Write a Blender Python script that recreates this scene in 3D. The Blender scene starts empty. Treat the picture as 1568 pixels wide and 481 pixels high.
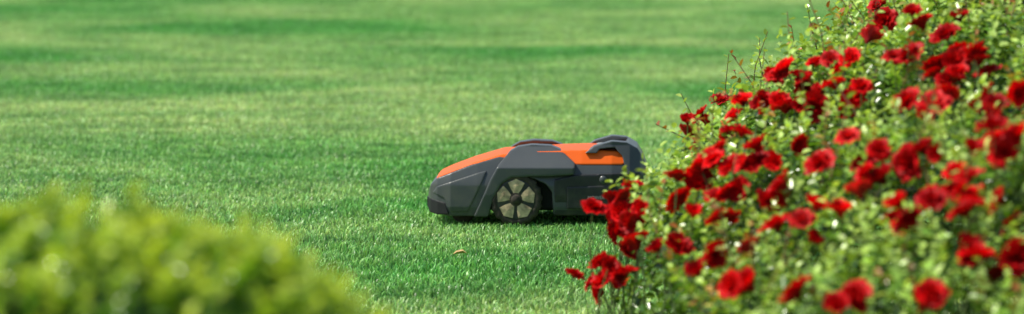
import bpy, bmesh, math, numpy as np
from mathutils import Vector
rng=np.random.default_rng(7)
sc=bpy.context.scene
sc.view_settings.view_transform='Standard'; sc.view_settings.look='None'; sc.view_settings.exposure=0
# ---------------- helpers
def link(o,parent=None):
    sc.collection.objects.link(o)
    if parent: o.parent=parent
    return o
def fast_mesh(name,V,F,tint=None,smooth=False):
    V=np.asarray(V,dtype=np.float32);F=np.asarray(F,dtype=np.int32);k=F.shape[1]
    me=bpy.data.meshes.new(name)
    me.vertices.add(len(V));me.vertices.foreach_set('co',V.ravel())
    me.loops.add(F.size);me.loops.foreach_set('vertex_index',F.ravel())
    me.polygons.add(len(F));me.polygons.foreach_set('loop_start',np.arange(0,F.size,k,dtype=np.int32))
    if smooth: me.polygons.foreach_set('use_smooth',np.ones(len(F),dtype=bool))
    me.update(calc_edges=True)
    if tint is not None:
        a=me.attributes.new('tint','FLOAT_COLOR','POINT')
        c=np.ones((len(V),4),dtype=np.float32);c[:,:3]=tint
        a.data.foreach_set('color',c.ravel())
    return me
def nrm(v): return v/np.maximum(np.linalg.norm(v,axis=-1,keepdims=True),1e-9)
def new_mat(name):
    m=bpy.data.materials.new(name);m.use_nodes=True
    n=m.node_tree;n.nodes.clear();out=n.nodes.new('ShaderNodeOutputMaterial')
    return m,n.nodes,n.links,out
def principled(name,col,rough=.5,var=.15,scale=20,metal=0,bump=0,spec=.5,dirt=None,dirt_amt=.5):
    m,N,L,out=new_mat(name)
    p=N.new('ShaderNodeBsdfPrincipled');p.inputs['Roughness'].default_value=rough;p.inputs['Metallic'].default_value=metal
    p.inputs['Specular IOR Level'].default_value=spec
    tc=N.new('ShaderNodeTexCoord');no=N.new('ShaderNodeTexNoise');no.inputs['Scale'].default_value=scale;no.inputs['Detail'].default_value=6
    L.new(tc.outputs['Object'],no.inputs['Vector'])
    r=N.new('ShaderNodeValToRGB');r.color_ramp.elements[0].position=.3;r.color_ramp.elements[1].position=.7
    r.color_ramp.elements[0].color=(*[c*(1-var) for c in col],1);r.color_ramp.elements[1].color=(*[min(1,c*(1+var)) for c in col],1)
    L.new(no.outputs['Fac'],r.inputs['Fac']);colout=r.outputs['Color']
    if dirt:
        n2=N.new('ShaderNodeTexNoise');n2.inputs['Scale'].default_value=scale*2.3;n2.inputs['Detail'].default_value=8
        L.new(tc.outputs['Object'],n2.inputs['Vector'])
        sx=N.new('ShaderNodeSeparateXYZ');L.new(tc.outputs['Object'],sx.inputs[0])
        mr=N.new('ShaderNodeMapRange');mr.inputs['From Min'].default_value=.02;mr.inputs['From Max'].default_value=.2
        mr.inputs['To Min'].default_value=dirt_amt;mr.inputs['To Max'].default_value=.04;L.new(sx.outputs['Z'],mr.inputs['Value'])
        r2=N.new('ShaderNodeValToRGB');r2.color_ramp.elements[0].position=.45;r2.color_ramp.elements[1].position=.75;L.new(n2.outputs['Fac'],r2.inputs['Fac'])
        mu=N.new('ShaderNodeMath');mu.operation='MULTIPLY';L.new(mr.outputs[0],mu.inputs[0]);L.new(r2.outputs['Color'],mu.inputs[1])
        mx=N.new('ShaderNodeMixRGB');L.new(mu.outputs[0],mx.inputs['Fac']);L.new(colout,mx.inputs['Color1']);mx.inputs['Color2'].default_value=(*dirt,1)
        colout=mx.outputs['Color']
    L.new(colout,p.inputs['Base Color'])
    if bump:
        nb=N.new('ShaderNodeTexNoise');nb.inputs['Scale'].default_value=900;L.new(tc.outputs['Object'],nb.inputs['Vector'])
        b=N.new('ShaderNodeBump');b.inputs['Strength'].default_value=bump;b.inputs['Distance'].default_value=.001
        L.new(nb.outputs['Fac'],b.inputs['Height']);L.new(b.outputs['Normal'],p.inputs['Normal'])
    L.new(p.outputs[0],out.inputs[0]);return m
def leaf_mat(name,rough=.35,transl=.3,spec=.5,tmul=(1.2,1.3,.5)):
    m,N,L,out=new_mat(name)
    a=N.new('ShaderNodeAttribute');a.attribute_name='tint'
    p=N.new('ShaderNodeBsdfPrincipled');p.inputs['Roughness'].default_value=rough;p.inputs['Specular IOR Level'].default_value=spec
    g=N.new('ShaderNodeNewGeometry')
    no=N.new('ShaderNodeTexNoise');no.inputs['Scale'].default_value=140;L.new(g.outputs['Position'],no.inputs['Vector'])
    mr=N.new('ShaderNodeMapRange');mr.inputs['To Min'].default_value=.75;mr.inputs['To Max'].default_value=1.25;L.new(no.outputs['Fac'],mr.inputs['Value'])
    v=N.new('ShaderNodeVectorMath');v.operation='SCALE';L.new(a.outputs['Color'],v.inputs[0]);L.new(mr.outputs[0],v.inputs['Scale'])
    L.new(v.outputs[0],p.inputs['Base Color'])
    t=N.new('ShaderNodeBsdfTranslucent');v2=N.new('ShaderNodeVectorMath');v2.operation='MULTIPLY';v2.inputs[1].default_value=tmul
    L.new(v.outputs[0],v2.inputs[0]);L.new(v2.outputs[0],t.inputs['Color'])
    mx=N.new('ShaderNodeMixShader');mx.inputs[0].default_value=transl
    L.new(p.outputs[0],mx.inputs[1]);L.new(t.outputs[0],mx.inputs[2]);L.new(mx.outputs[0],out.inputs[0]);return m

# ---------------- camera
CAMH=1.3; PITCH=math.radians(4.31)
cam=bpy.data.cameras.new('camera');co=bpy.data.objects.new('camera',cam);link(co);sc.camera=co
co.location=(0,0,CAMH);co.rotation_euler=(math.radians(90)-PITCH,0,0)
cam.sensor_width=36;cam.lens=4200/1024*36;cam.clip_end=2000;cam.clip_start=.1
cam.dof.use_dof=True;cam.dof.focus_distance=13.2;cam.dof.aperture_fstop=3.6
# ---------------- light
el=math.radians(55);az=Vector((-.50,-.02,0)).normalized()
S=Vector((az.x*math.cos(el),az.y*math.cos(el),math.sin(el)))
sl=bpy.data.lights.new('sun','SUN');sl.energy=5.0;sl.angle=math.radians(.53);sl.color=(1,.955,.83)
so=bpy.data.objects.new('sun',sl);link(so);so.rotation_euler=(-S).to_track_quat('-Z','Y').to_euler();so.location=(-5,5,10)
w=bpy.data.worlds.new('World');sc.world=w;w.use_nodes=True
bg=w.node_tree.nodes['Background'];sky=w.node_tree.nodes.new('ShaderNodeTexSky');sky.sky_type='NISHITA';sky.sun_disc=False
sky.sun_elevation=el;sky.sun_rotation=math.atan2(S.x,S.y);w.node_tree.links.new(sky.outputs[0],bg.inputs[0]);bg.inputs[1].default_value=.12

# ---------------- lawn
def lawn_mat(name,blade):
    m,N,L,out=new_mat(name)
    g=N.new('ShaderNodeNewGeometry')
    def noise(sc3,scale,det=4,rot=0,dist=0):
        mp=N.new('ShaderNodeMapping');mp.inputs['Scale'].default_value=sc3;mp.inputs['Rotation'].default_value=(0,0,rot);L.new(g.outputs['Position'],mp.inputs['Vector'])
        n=N.new('ShaderNodeTexNoise');n.inputs['Scale'].default_value=scale;n.inputs['Detail'].default_value=det;n.inputs['Distortion'].default_value=dist;L.new(mp.outputs[0],n.inputs['Vector']);return n.outputs['Fac']
    def ramp(f,p0,p1,c0,c1):
        r=N.new('ShaderNodeValToRGB');e=r.color_ramp.elements;e[0].position=p0;e[1].position=p1;e[0].color=(*c0,1);e[1].color=(*c1,1);L.new(f,r.inputs['Fac']);return r.outputs['Color']
    big=ramp(noise((.42,.34,0),1.0,5,.3,.4),.36,.62,(.145,.49,.09),(.54,.75,.26))
    med=ramp(noise((1.3,1.7,0),1.5,6,-.35,.6),.33,.7,(.68,.77,.72),(1.28,1.16,1.24))
    fine=ramp(noise((1,1,0),14,4),.3,.7,(.74,.78,.72),(1.25,1.18,1.22))
    def mul(a,b):
        x=N.new('ShaderNodeMixRGB');x.blend_type='MULTIPLY';x.inputs['Fac'].default_value=1;L.new(a,x.inputs['Color1']);L.new(b,x.inputs['Color2']);return x.outputs['Color']
    c=mul(mul(big,med),fine)
    if blade:
        a=N.new('ShaderNodeAttribute');a.attribute_name='tint';c=mul(c,a.outputs['Color'])
    else:
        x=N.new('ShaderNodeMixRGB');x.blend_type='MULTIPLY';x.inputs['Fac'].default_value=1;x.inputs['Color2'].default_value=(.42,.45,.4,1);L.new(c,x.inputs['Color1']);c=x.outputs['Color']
    p=N.new('ShaderNodeBsdfPrincipled');p.inputs['Roughness'].default_value=.38 if blade else .95
    p.inputs['Specular IOR Level'].default_value=.5 if blade else .1
    L.new(c,p.inputs['Base Color'])
    if blade:
        t=N.new('ShaderNodeBsdfTranslucent');L.new(c,t.inputs['Color']);mx=N.new('ShaderNodeMixShader');mx.inputs[0].default_value=.35
        L.new(p.outputs[0],mx.inputs[1]);L.new(t.outputs[0],mx.inputs[2]);L.new(mx.outputs[0],out.inputs[0])
    else: L.new(p.outputs[0],out.inputs[0])
    return m
gm=lawn_mat('lawn_ground',False);bm_=lawn_mat('grass_blade',True)
me=fast_mesh('ground',[(-400,-200,0),(400,-200,0),(400,900,0),(-400,900,0)],[(0,1,2,3)]);me.materials.append(gm);link(bpy.data.objects.new('ground',me))
def grass_patch(n):
    P=np.zeros((n,3));P[:,:2]=rng.uniform(-.5,.5,(n,2))
    h=rng.uniform(.014,.032,n)*(1+.2*np.sin(P[:,0]*17)*np.sin(P[:,1]*19))
    az=rng.uniform(0,2*np.pi,n);lean=rng.uniform(.1,1.1,n);wd=rng.uniform(.0014,.0030,n)
    D=np.stack([np.cos(az),np.sin(az),0*az],1);fa=az+rng.uniform(.8,2.2,n);Wv=np.stack([np.cos(fa),np.sin(fa),0*az],1)*wd[:,None]
    up=np.array([0,0,1.])
    p1=P+(up*.6+D*(lean*.25)[:,None])*h[:,None];p2=P+(up*(1-.25*lean)[:,None]+D*lean[:,None]*.8)*h[:,None]
    V=np.stack([P-Wv,P+Wv,p1-Wv*.85,p1+Wv*.85,p2-Wv*.15,p2+Wv*.15],1).reshape(-1,3)
    b=np.arange(n)[:,None]*6;F=np.concatenate([b+[0,1,3,2],b+[2,3,5,4]])
    br=rng.uniform(.45,1.5,n)[:,None];t=np.stack([br[:,0]*rng.uniform(.75,1.2,n),br[:,0],br[:,0]*rng.uniform(.7,1.2,n)],1)
    dry=rng.random(n)<.05;t[dry]=np.array([1.9,1.5,2.4])
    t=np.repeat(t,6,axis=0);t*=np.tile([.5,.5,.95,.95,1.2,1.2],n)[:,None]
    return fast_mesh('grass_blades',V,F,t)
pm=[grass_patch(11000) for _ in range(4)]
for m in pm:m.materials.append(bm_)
lawn=bpy.data.objects.new('lawn_grass',None);link(lawn)
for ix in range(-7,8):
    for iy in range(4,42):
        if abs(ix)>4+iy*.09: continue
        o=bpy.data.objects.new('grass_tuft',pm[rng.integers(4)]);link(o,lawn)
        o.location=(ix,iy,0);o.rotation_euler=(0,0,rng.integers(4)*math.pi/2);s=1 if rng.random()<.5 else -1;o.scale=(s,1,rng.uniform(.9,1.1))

# ---------------- leaves generator
def leaves(P,Nn,size,asp,tint,fold=.25,D=None):
    n=len(P)
    Nn=nrm(Nn)
    r=nrm(rng.normal(size=(n,3))) if D is None else nrm(D)
    X=nrm(np.cross(Nn,r));Y=-np.cross(Nn,X)
    T=np.array([[0,0,0],[.42,.3,fold],[.36,.68,fold*.9],[0,1,-.12],[-.36,.68,fold*.9],[-.42,.3,fold]])
    s=size[:,None,None]
    V=P[:,None,:]+s*(T[None,:,0:1]*asp*X[:,None,:]+(T[None,:,1:2])*Y[:,None,:]+T[None,:,2:3]*asp*Nn[:,None,:])
    b=np.arange(n)[:,None]*6;F=np.concatenate([b+[0,1,2,3],b+[0,3,4,5]])
    return V.reshape(-1,3),F,np.repeat(tint,6,axis=0)
def tubes(paths,rad):
    Vs=[];Fs=[];b=0
    for pth in paths:
        pth=np.array(pth);k=len(pth)
        for i,p in enumerate(pth):
            d=nrm((pth[min(i+1,k-1)]-pth[max(i-1,0)])[None])[0]
            u=nrm(np.cross(d,[.3,.9,.1])[None])[0];v=np.cross(d,u);r=rad*(1-.5*i/(k-1))
            for j in range(5):
                a=j*2*np.pi/5;Vs.append(p+r*(np.cos(a)*u+np.sin(a)*v))
        for i in range(k-1):
            for j in range(5):Fs.append((b+i*5+j,b+i*5+(j+1)%5,b+(i+1)*5+(j+1)%5,b+(i+1)*5+j))
        b+=k*5
    return np.array(Vs),np.array(Fs)
def sprigs(B,Dr,Ls,per,size,asp,colf,fold=.2):
    """leafy shoots: base B, direction Dr, length Ls, per leaves each"""
    n=len(B);k=np.tile(np.arange(per),n);ii=np.repeat(np.arange(n),per);f=(k+.5)/per
    Dn=nrm(Dr);a=nrm(np.cross(Dn,rng.normal(size=(n,3))));b=np.cross(Dn,a)
    ang=k*2.4+rng.normal(0,.4,len(k));out=a[ii]*np.cos(ang)[:,None]+b[ii]*np.sin(ang)[:,None]
    bend=a[ii]*(f**2*.25)[:,None]
    P=B[ii]+(Dn[ii]*f[:,None]+bend)*Ls[ii][:,None]
    D=out*(1.1-.7*f)[:,None]+Dn[ii]*(.3+f)[:,None]+rng.normal(0,.2,(len(k),3))
    Nn=Dn[ii]*(1-.6*f)[:,None]-out*(.6*f)[:,None]+rng.normal(0,.3,(len(k),3))+np.array([0,0,.3])
    sz=rng.uniform(size[0],size[1],len(k))*(1-.35*f)
    V,F,t=leaves(P,Nn,sz,asp,colf(f,ii),fold,D)
    paths=[[B[i],B[i]+Dn[i]*Ls[i]*.5+a[i]*.0625*Ls[i],B[i]+Dn[i]*Ls[i]+a[i]*.25*Ls[i]] for i in range(n)]
    return V,F,t,paths
up=np.array([0,0,1.])
def merge(name,parts,mat,parent,smooth=False):
    Vs=[];Fs=[];Ts=[];b=0
    for V,F,t in parts:
        Vs.append(V);Fs.append(F+b);Ts.append(t);b+=len(V)
    m=fast_mesh(name,np.concatenate(Vs),np.concatenate(Fs),np.concatenate(Ts),smooth);m.materials.append(mat)
    o=bpy.data.objects.new(name,m);link(o,parent);return o

# ---------------- boxwood shrub
hedge=bpy.data.objects.new('boxwood_shrub',None);link(hedge)
C=np.array([-.71,5.5,.40]);R=np.array([.66,.60,.41])
def lump(d): return 1+.035*np.sin(d[:,0]*11+1)*np.sin(d[:,1]*9+2)+.03*np.sin(d[:,0]*23+d[:,2]*17)
n=22000
d=nrm(rng.normal(size=(n,3)));d=d[d[:,2]>-.75];n=len(d)
P=C+d*R*(lump(d)*(.955-np.abs(rng.normal(0,.06,n))))[:,None];P[:,2]=np.maximum(P[:,2],.02)
t=np.clip(rng.normal(.4,.3,n),0,1)[:,None]
tint=(np.array([.05,.17,.014])*(1-t)+np.array([.20,.42,.03])*t)
part1=leaves(P,d*.6+up*.4+rng.normal(0,.5,(n,3)),rng.uniform(.014,.024,n),.75,tint)
ns=2300
d=nrm(rng.normal(size=(ns,3)));d=d[d[:,2]>-.5];ns=len(d)
B=C+d*R*(lump(d)*.95)[:,None]
sc_=rng.uniform(0,1,ns)
def colh(f,ii):
    c0=np.array([.15,.38,.02]);c1=np.array([.74,.88,.13]);q=np.clip(f*1.1+.8*(sc_[ii]-.5),0,1)[:,None]
    return (c0*(1-q)+c1*q)*rng.uniform(.75,1.1,(len(f),1))
V,F,tt,ph=sprigs(B,d*.8+up*.5+rng.normal(0,.45,(ns,3)),rng.uniform(.03,.07,ns),12,(.020,.033),.82,colh)
merge('leaves',[part1,(V,F,tt)],leaf_mat('boxwood_leaf',.25,.40,.7,(1.2,1.15,.35)),hedge)
V,F=tubes(ph,.0012);m=fast_mesh('twigs',V,F);m.materials.append(principled('twig',(.12,.16,.05),.6,.3,40));link(bpy.data.objects.new('twigs',m),hedge)
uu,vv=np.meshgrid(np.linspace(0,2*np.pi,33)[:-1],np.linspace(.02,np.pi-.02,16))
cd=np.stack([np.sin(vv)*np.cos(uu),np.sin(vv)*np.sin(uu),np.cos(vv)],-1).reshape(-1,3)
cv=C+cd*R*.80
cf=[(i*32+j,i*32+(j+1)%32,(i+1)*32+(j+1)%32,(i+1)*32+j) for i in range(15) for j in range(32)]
m=fast_mesh('inner',cv,cf);m.materials.append(principled('dark_core',(.018,.035,.01),.9,.5,60));link(bpy.data.objects.new('dark_core',m),hedge)  # solid dark core, added to stop see-through and make the interior read dark

# ---------------- rose bush
def H(x,y):
    e=np.interp(y,[7.5,9,11,11.5,12,12.8,13.6],[.42,.32,.23,.33,.43,.50,.78])
    t=x-e
    h=np.interp(t,[-.05,0,.05,.3,.62,1,2],[0,.16,.36,.58,.80,.97,1.08])*np.interp(y,[7.6,8.2,9,11,12.8,13.1,13.5],[.1,.6,.70,.90,1.0,.9,.2])
    return h+(h>.1)*(.045*np.sin(x*9+y*4)+.035*np.sin(x*5-y*7+1)+.025*np.sin(x*21+y*17))
def Hn(x,y):
    e=.03;g=np.stack([-(H(x+e,y)-H(x-e,y))/(2*e),-(H(x,y+e)-H(x,y-e))/(2*e),np.ones_like(x)],-1);return nrm(g)
bush=bpy.data.objects.new('rose_bush',None);link(bush)
def surf(n,hmin=.08):
    x=rng.uniform(.1,2.5,n);y=rng.uniform(7.7,13.6,n);h=H(x,y);N_=Hn(x,y)
    k=(h>hmin)&(rng.random(n)<np.clip(.45/np.maximum(N_[:,2],.2),0,1));return x[k],y[k],h[k],N_[k]
x,y,h,N_=surf(150000)
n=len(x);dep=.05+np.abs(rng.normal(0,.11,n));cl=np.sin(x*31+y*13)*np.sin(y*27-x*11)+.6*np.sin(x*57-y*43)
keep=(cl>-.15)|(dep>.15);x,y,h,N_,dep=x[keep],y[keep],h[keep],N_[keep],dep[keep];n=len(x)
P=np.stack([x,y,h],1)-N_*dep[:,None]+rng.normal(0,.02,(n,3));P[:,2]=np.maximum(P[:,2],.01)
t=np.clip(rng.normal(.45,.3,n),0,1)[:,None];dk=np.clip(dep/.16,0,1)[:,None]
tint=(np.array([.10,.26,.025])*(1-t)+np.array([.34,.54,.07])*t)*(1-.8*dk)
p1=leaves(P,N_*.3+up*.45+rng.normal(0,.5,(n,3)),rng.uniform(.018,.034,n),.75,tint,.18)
x,y,h,N_=surf(5800,.28);ns=len(x);B=np.stack([x,y,h],1)-N_*.04
long=rng.random(ns)<.08;Ls=np.where(long,rng.uniform(.12,.24,ns),rng.uniform(.05,.11,ns))
redq=(rng.random(ns)<.06)|(long&(rng.random(ns)<.45));sb=rng.uniform(.6,1.2,ns)
def colr(f,ii):
    c0=np.array([.16,.38,.035]);c1=np.array([.64,.84,.19]);cr=np.array([.45,.12,.03]);q=f[:,None]
    c=c0*(1-q)+c1*q;r=redq[ii][:,None];return np.where(r,c*(1-q)+cr*q,c)*sb[ii][:,None]*rng.uniform(.8,1.15,(len(f),1))
V,F,tt,ph=sprigs(B,N_*.4+up*.8+rng.normal(0,.35,(ns,3)),Ls,10,(.021,.040),.76,colr,.12)
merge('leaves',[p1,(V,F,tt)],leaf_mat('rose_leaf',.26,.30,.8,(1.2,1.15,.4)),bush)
V,F=tubes([p for p,l in zip(ph,long) if l],.0022);m=fast_mesh('shoots',V,F,None,True);m.materials.append(principled('rose_shoot',(.22,.12,.05),.5,.3,40));link(bpy.data.objects.new('shoots',m),bush)
def flower(close=1.0):
    Vs=[];Fs=[];Ts=[];b=0;npet=42
    for i in range(npet):
        f=(i+.5)/npet;phi=i*2.39996+rng.normal(0,.2)
        a=math.radians(8+92*f**.85+rng.normal(0,7))*close;L=.62+.36*f+rng.normal(0,.05);r0=.02+.06*f
        dl=math.radians(40-12*f)*rng.uniform(.85,1.2)
        nv,nu=4,5;r=r0;z=0.02;prof=[]
        for k in range(nv):
            prof.append((r,z));th=a*(.40+.80*k/(nv-1));r+=L/(nv-1)*math.sin(th);z+=L/(nv-1)*math.cos(th)
        ph=rng.uniform(0,6);tc=rng.uniform(.6,1.2)*(.8+.3*f)
        for k in range(nv):
            v=k/(nv-1);ws=math.sin(min(1,.25+v*.95)*math.pi*.62)
            for j in range(nu):
                u=j/(nu-1)*2-1;rr,zz=prof[k];tip=(1-.14*u*u*v)
                rr2=rr*tip+.06*v*math.sin(u*5+ph)+.03*v*u*u;an=phi+u*dl*ws*(1.0 if f>.3 else 1.7)
                zz2=zz*tip+.07*v*math.sin(u*4+ph*1.7);td=tc*(.45+.6*v)
                Vs.append((rr2*math.cos(an),rr2*math.sin(an),zz2));Ts.append((min(.95,.95*td),.007*td,.009*td))
        for k in range(nv-1):
            for j in range(nu-1):q=b+k*nu+j;Fs.append((q,q+1,q+nu+1,q+nu))
        b+=nv*nu
    return np.array(Vs)-np.array([0,0,.15]),np.array(Fs),np.array(Ts)
FT=[flower(),flower(),flower(.9),flower(.75),flower(1.05),flower(.6)]
# bloom table: world x (cm) and y-8 m (cm) on the bush, base 36
tab='1sdk1da91ia11l7y1n8h1p8j1w8f208b1v892580287s1z811y8524762d6l2f6k2d7p2f7o2xb72q6h2w67326934602y60305z2j4h2o492r4c355x334s303z323w2u2a2v222y232t9c2v70306p2j7o1a5y1c5z1f5w1h5o1m5i1r5d195x1d5h1e501i5g1n5l1s4f1n3k1n4m1y4624422a3o2j3e2g3f2m3a2o272o1z2l1k2b2p2b1u2a3h253f20381v3g2t1r2k1a2m161g2z1e1v183413590z5e1l0s1v0i1u0h280g2t110q800t7k0s7k0u750r7j0s7e0p7t0n7r0q760s6n0o7f0n7f0s6o0v6f1561175e1s3f2h2j'
pts=[(int(tab[i:i+2],36)/100,8+int(tab[i+2:i+4],36)/100) for i in range(0,len(tab),4)]
Fl=[];stems=[]
def add_flower(p,s,nv):
    V,F,T=FT[rng.integers(6)]
    nv=nrm(np.array(nv)[None])[0];u=nrm(np.cross(nv,rng.normal(size=3))[None])[0];v=np.cross(nv,u)
    tn=T*rng.uniform(.65,1.15)
    q_=rng.random()
    if q_<.12: tn=tn*np.array([1,5,4.0])
    elif q_<.3: tn=tn*np.array([.7,.8,1.0])
    tn=np.minimum(tn,.95)
    Fl.append((np.array(p)+s*(V[:,0:1]*u+V[:,1:2]*v+V[:,2:3]*nv),F,tn))
    q=np.array(p)-nv*s*.15;stems.append([q-np.array([rng.normal(0,.03),rng.normal(0,.03),.22]),q-nv*.05-np.array([0,0,.04]),q])
def Hs(a,b): return float(H(np.array([a]),np.array([b]))[0])
for (a,b) in pts:
    nn=Hn(np.array([a]),np.array([b]))[0];p=np.array([a,b,max(Hs(a,b),.12)+.03])
    for k in range(rng.integers(1,4)):
        off=rng.normal(0,.034,3) if k else np.zeros(3)
        add_flower(p+off,rng.uniform(.037,.051)*(1 if k==0 else .85),nn*.4+up*.5+rng.normal(0,.45,3)+np.array([0,-.1,0]))
for k in range(45):
    a=rng.uniform(.4,2.4);b=rng.uniform(8,13.2)
    if a/b<.24: continue
    nn=Hn(np.array([a]),np.array([b]))[0];add_flower((a,b,Hs(a,b)+.02),.042,nn+up*.5+rng.normal(0,.3,3))
merge('rose_blooms',Fl,leaf_mat('rose_petal',.5,.30,.2,(1.1,.4,.4)),bush,True)
V,F=tubes(stems,.0025);m=fast_mesh('stems',V,F,None,True);m.materials.append(principled('rose_stem',(.12,.17,.05),.5,.3,40));link(bpy.data.objects.new('stems',m),bush)

# ---------------- fallen leaf
lx,ly=-.162,12.85
gv=[(lx+a,ly+b_,.032+c) for a,b_,c in [(-.02,0,0),(-.008,-.012,.008),(.012,-.012,.012),(.022,0,.004),(.01,.012,.014),(-.01,.012,.01)]]
m=fast_mesh('fallen_leaf',gv,[(0,1,2,3),(0,3,4,5)]);m.materials.append(principled('dry_leaf',(.65,.42,.18),.6,.3,90));link(bpy.data.objects.new('fallen_leaf',m))

# ---------------- robotic mower
mow=bpy.data.objects.new('robotic_lawn_mower',None);link(mow)
def Wx(x): return np.interp(x,[-.37,-.358,-.335,-.29,-.2,0,.25,.31,.345,.37],[.165,.205,.235,.257,.267,.27,.265,.25,.225,.185])
def poly_part(name,poly,y0,y1,mat,warp,mirror=False,vox=.0035,sm=5):
    n=len(poly);V=[(x,y0,z) for x,z in poly]+[(x,y1,z) for x,z in poly]
    F=[tuple(range(n)),tuple(reversed(range(n,2*n)))]+[((i+1)%n,i,i+n,(i+1)%n+n) for i in range(n)]
    me=bpy.data.meshes.new(name);me.from_pydata(V,[],F);me.update()
    bm=bmesh.new();bm.from_mesh(me);bmesh.ops.triangulate(bm,faces=bm.faces[:]);bmesh.ops.recalc_face_normals(bm,faces=bm.faces[:]);bm.to_mesh(me);bm.free()
    o=bpy.data.objects.new(name,me);sc.collection.objects.link(o)
    r=o.modifiers.new('r','REMESH');r.mode='VOXEL';r.voxel_size=vox;r.use_smooth_shade=True
    s=o.modifiers.new('s','SMOOTH');s.iterations=sm;s.factor=.5
    dg=bpy.context.evaluated_depsgraph_get();m2=bpy.data.meshes.new_from_object(o.evaluated_get(dg))
    bpy.data.objects.remove(o)
    A=np.zeros(len(m2.vertices)*3,dtype=np.float32);m2.vertices.foreach_get('co',A);A=A.reshape(-1,3)
    A=warp(A.copy()).astype(np.float32);m2.vertices.foreach_set('co',A.ravel());m2.update()
    m2.polygons.foreach_set('use_smooth',np.ones(len(m2.polygons),dtype=bool))
    m2.materials.clear();m2.materials.append(mat);m2.name=name
    o=bpy.data.objects.new(name,m2);link(o,mow)
    if mirror:
        o2=bpy.data.objects.new(name+'_far',m2);link(o2,mow);o2.scale=(1,-1,1)
    return o
grey=principled('mower_grey_plastic',(.072,.081,.085),.32,.08,8,bump=.05,dirt=(.24,.22,.15),dirt_amt=.35)
dark=principled('mower_dark_plastic',(.020,.022,.024),.40,.12,8,bump=.06,dirt=(.2,.19,.12),dirt_amt=.4)
black=principled('mower_black',(.008,.008,.009),.6,.2,10)
orange=principled('mower_orange',(.95,.14,.008),.42,.05,8,spec=.3,dirt=(.4,.3,.12),dirt_amt=.1)
tyre=principled('tyre_rubber',(.055,.046,.032),.85,.5,60)
hub=principled('hub_caked',(.60,.45,.27),.85,.5,45)
insert=principled('sunlit_insert',(.35,.36,.36),.5,.1,10)  # pale grey imitates sunlight on the far inner wall of the arch
def mk(k,T,crown=0):
    def f(A):
        ww=Wx(A[:,0])*k*T(A[:,2],A[:,0]);yn=A[:,1]/.28;A[:,1]=yn*ww
        A[:,2]+=crown*(1-np.clip(np.abs(yn),0,1)**2);return A
    return f
Tb=lambda z,x:1-.20*np.clip((z-.13)/.12,0,1)**1.3-.05*np.clip((.06-z)/.04,0,1)
body=[(-.355,.045),(-.368,.07),(-.368,.102),(-.358,.132),(-.335,.152),(-.22,.196),(-.13,.221),(.05,.212),(.13,.203),(.30,.203),(.345,.19),(.352,.15),(.345,.06),(.33,.04),(.055,.035),(.05,.11),(.03,.135),(-.01,.152),(-.09,.150),(-.135,.12),(-.162,.07),(-.175,.032),(-.30,.030)]
poly_part('body_shell',body,-.28,.28,grey,mk(.99,Tb),False,.0035,7)
oc=[(-.340,.148),(-.330,.157),(-.30,.170),(-.22,.199),(-.12,.228),(.00,.238),(.18,.243),(.27,.239),(.290,.228),(.296,.203),(.285,.194),(.13,.196),(-.05,.20),(-.13,.212),(-.22,.190),(-.32,.150)]
To=lambda z,x:1-.10*np.clip((z-.20)/.04,0,1)+.02*np.clip((x-.1)/.05,0,1)
poly_part('orange_cover',oc,-.28,.28,orange,mk(.885,To,.006),False,.0028,7)
fd=[(-.212,.030),(-.190,.075),(-.156,.150),(-.128,.198),(-.092,.238),(-.066,.252),(-.02,.259),(.045,.256),(.078,.244),(.128,.202),(.124,.166),(.06,.162),(-.01,.160),(-.085,.157),(-.118,.137),(-.146,.09),(-.163,.030)]
Tf=lambda z,x:1-.30*np.clip((z-.188)/.065,0,1)-.03*np.clip((.10-z)/.07,0,1)
poly_part('wheel_fender',fd,-.28,-.15,grey,mk(1.035,Tf),True,.003,9)
bp=[(-.362,.040),(-.372,.060),(-.372,.088),(-.335,.080),(-.308,.074),(-.296,.036),(-.33,.034)]
poly_part('front_bumper',bp,-.28,.28,black,mk(1.0,lambda z,x:1+0*z),False,.003,3)
sp=[(-.352,.104),(-.335,.126),(-.20,.170),(-.168,.178),(-.195,.115),(-.232,.045),(-.29,.045),(-.312,.088)]
poly_part('side_panel',sp,-.28,-.20,grey,mk(1.008,Tb),True,.003,3)
rh=[(.058,.034),(.30,.030),(.336,.045),(.356,.10),(.358,.162),(.345,.172),(.135,.166),(.058,.150)]
poly_part('rear_housing',rh,-.28,.28,dark,mk(1.0,lambda z,x:1-.03*np.clip((.1-z)/.07,0,1)),False,.0035,4)
rb=[(.10,.055),(.29,.052),(.325,.075),(.33,.125),(.315,.135),(.20,.130),(.10,.126)]
poly_part('rear_side_panel',rb,-.28,-.24,dark,mk(1.018,lambda z,x:1+0*z),True,.003,3)
ar=[(.160,.234),(.190,.255),(.25,.272),(.30,.268),(.337,.248),(.360,.210),(.376,.165),(.345,.154),(.308,.164),(.292,.196),(.286,.224),(.268,.242),(.262,.252),(.210,.247),(.200,.234)]
Ta=lambda z,x:1-.15*np.clip((z-.17)/.09,0,1)
poly_part('rear_arch',ar,-.28,-.17,grey,mk(.985,Ta),True,.003,3)
rc=[(.285,.238),(.305,.266),(.337,.248),(.360,.210),(.377,.165),(.345,.156),(.315,.19)]
poly_part('rear_crossbar',rc,-.28,.28,grey,mk(.97,Ta),False,.0035,3)
hi=[(.195,.225),(.195,.248),(.27,.254),(.27,.225)]
poly_part('sunlit_insert',hi,-.14,.14,insert,lambda A:A,False,.005,2)  # added plate behind the arch gap, sunlit look put into its colour
ht=[(-.02,.238),(.15,.243),(.18,.236),(.16,.225),(-.03,.225)]
def hw(A): A[:,1]*=.55;A[:,2]+=.003;return A
poly_part('top_hatch',ht,-.2,.2,dark,hw,False,.004,3)
ub=[(-.22,.045),(.08,.045),(.08,.19),(-.22,.17)]
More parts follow.
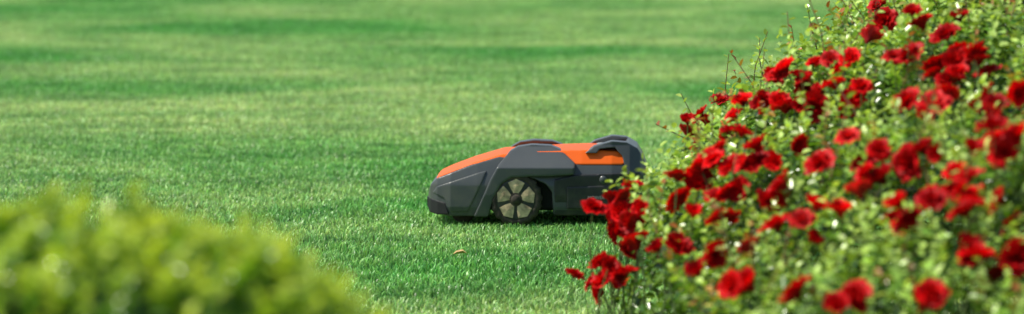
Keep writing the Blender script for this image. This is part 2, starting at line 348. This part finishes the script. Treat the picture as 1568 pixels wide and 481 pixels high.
poly_part('underbody',ub,-.185,.185,black,lambda A:A,False,.006,2)
def lathe(name,prof,seg,mat,loc,knob=0):
    V=[];F=[];n=len(prof)
    for i in range(seg):
        a=2*math.pi*i/seg
        for (r,y) in prof:
            rr=r+(knob if (i//2)%2==0 and r>.07 else 0);V.append((loc[0]+rr*math.cos(a),loc[1]+y,loc[2]+rr*math.sin(a)))
    for i in range(seg):
        for j in range(n-1):F.append((i*n+j,i*n+j+1,((i+1)%seg)*n+j+1,((i+1)%seg)*n+j))
    m=fast_mesh(name,V,F);m.materials.append(mat);o=bpy.data.objects.new(name,m);link(o,mow);return o
wc=(-.070,.086)
for sgn in (-1,1):
    yo=sgn*.272
    pr=[(.0,.0),(.02,-.004),(.05,.010),(.060,.004),(.066,-.002),(.074,-.003),(.082,.004),(.085,.014),(.085,.05),(.078,.06),(0,.06)]
    pr=[(r,-sgn*y) for r,y in pr]
    lathe('drive_wheel' if sgn<0 else 'drive_wheel_far',pr,72,tyre,(wc[0],yo,wc[1]),.004)
    V=[];F=[];b0=0
    for k in range(5):
        a0=2*math.pi*k/5+.3
        pts2=[(.018,a0-.42),(.040,a0-.53),(.062,a0-.50),(.068,a0),(.062,a0+.48),(.040,a0+.50),(.018,a0+.42)]
        for yy,s1 in ((0,1),(.007,.93)):
            for r,a in pts2:
                cx,cz=.042*math.cos(a0),.042*math.sin(a0);X=r*math.cos(a);Z=r*math.sin(a)
                V.append((wc[0]+cx+(X-cx)*s1,yo+sgn*(yy-.004),wc[1]+cz+(Z-cz)*s1))
        for i in range(7):F.append((b0+i,b0+(i+1)%7,b0+7+(i+1)%7,b0+7+i))
        ci=len(V);V.append((wc[0]+.042*math.cos(a0),yo+sgn*.005,wc[1]+.042*math.sin(a0)))
        for i in range(7):F.append((b0+7+i,b0+7+(i+1)%7,ci))
        b0=len(V)
    me=bpy.data.meshes.new('hub');me.from_pydata(V,[],F);me.materials.append(hub);link(bpy.data.objects.new('wheel_hub',me),mow)
    lathe('hub_cap',[(0,sgn*.010),(.014,sgn*.009),(.017,sgn*.002),(.017,-sgn*.01)],20,tyre,(wc[0],yo,wc[1]))
    lathe('rim',[(.0,sgn*.0015),(.06,sgn*.001),(.068,sgn*.001),(.068,-sgn*.006)],40,dark,(wc[0],yo,wc[1]))
    lathe('caster',[(.0,.02),(.03,.02),(.04,.012),(.04,-.012),(.03,-.02),(0,-.02)],28,tyre,(-.25,sgn*.17,.042))
lathe('badge',[(.0,-.0025),(.013,-.0025),(.013,.0)],24,grey,(.222,-.268,.150))
white=principled('decal_white',(.45,.45,.42),.5,.1)
fc=bpy.data.curves.new('decal','FONT');fc.body='MOWER';fc.size=.015;fc.extrude=.0006
fo=bpy.data.objects.new('model_decal',fc);fc.materials.append(white);link(fo,mow);fo.location=(.170,-.2785,.088);fo.rotation_euler=(math.pi/2,0,0)
mow.location=(.090,14.27,.008);mow.rotation_euler=(math.radians(-1.0),0,math.radians(-1.5));mow.scale=(1,1,1.04)
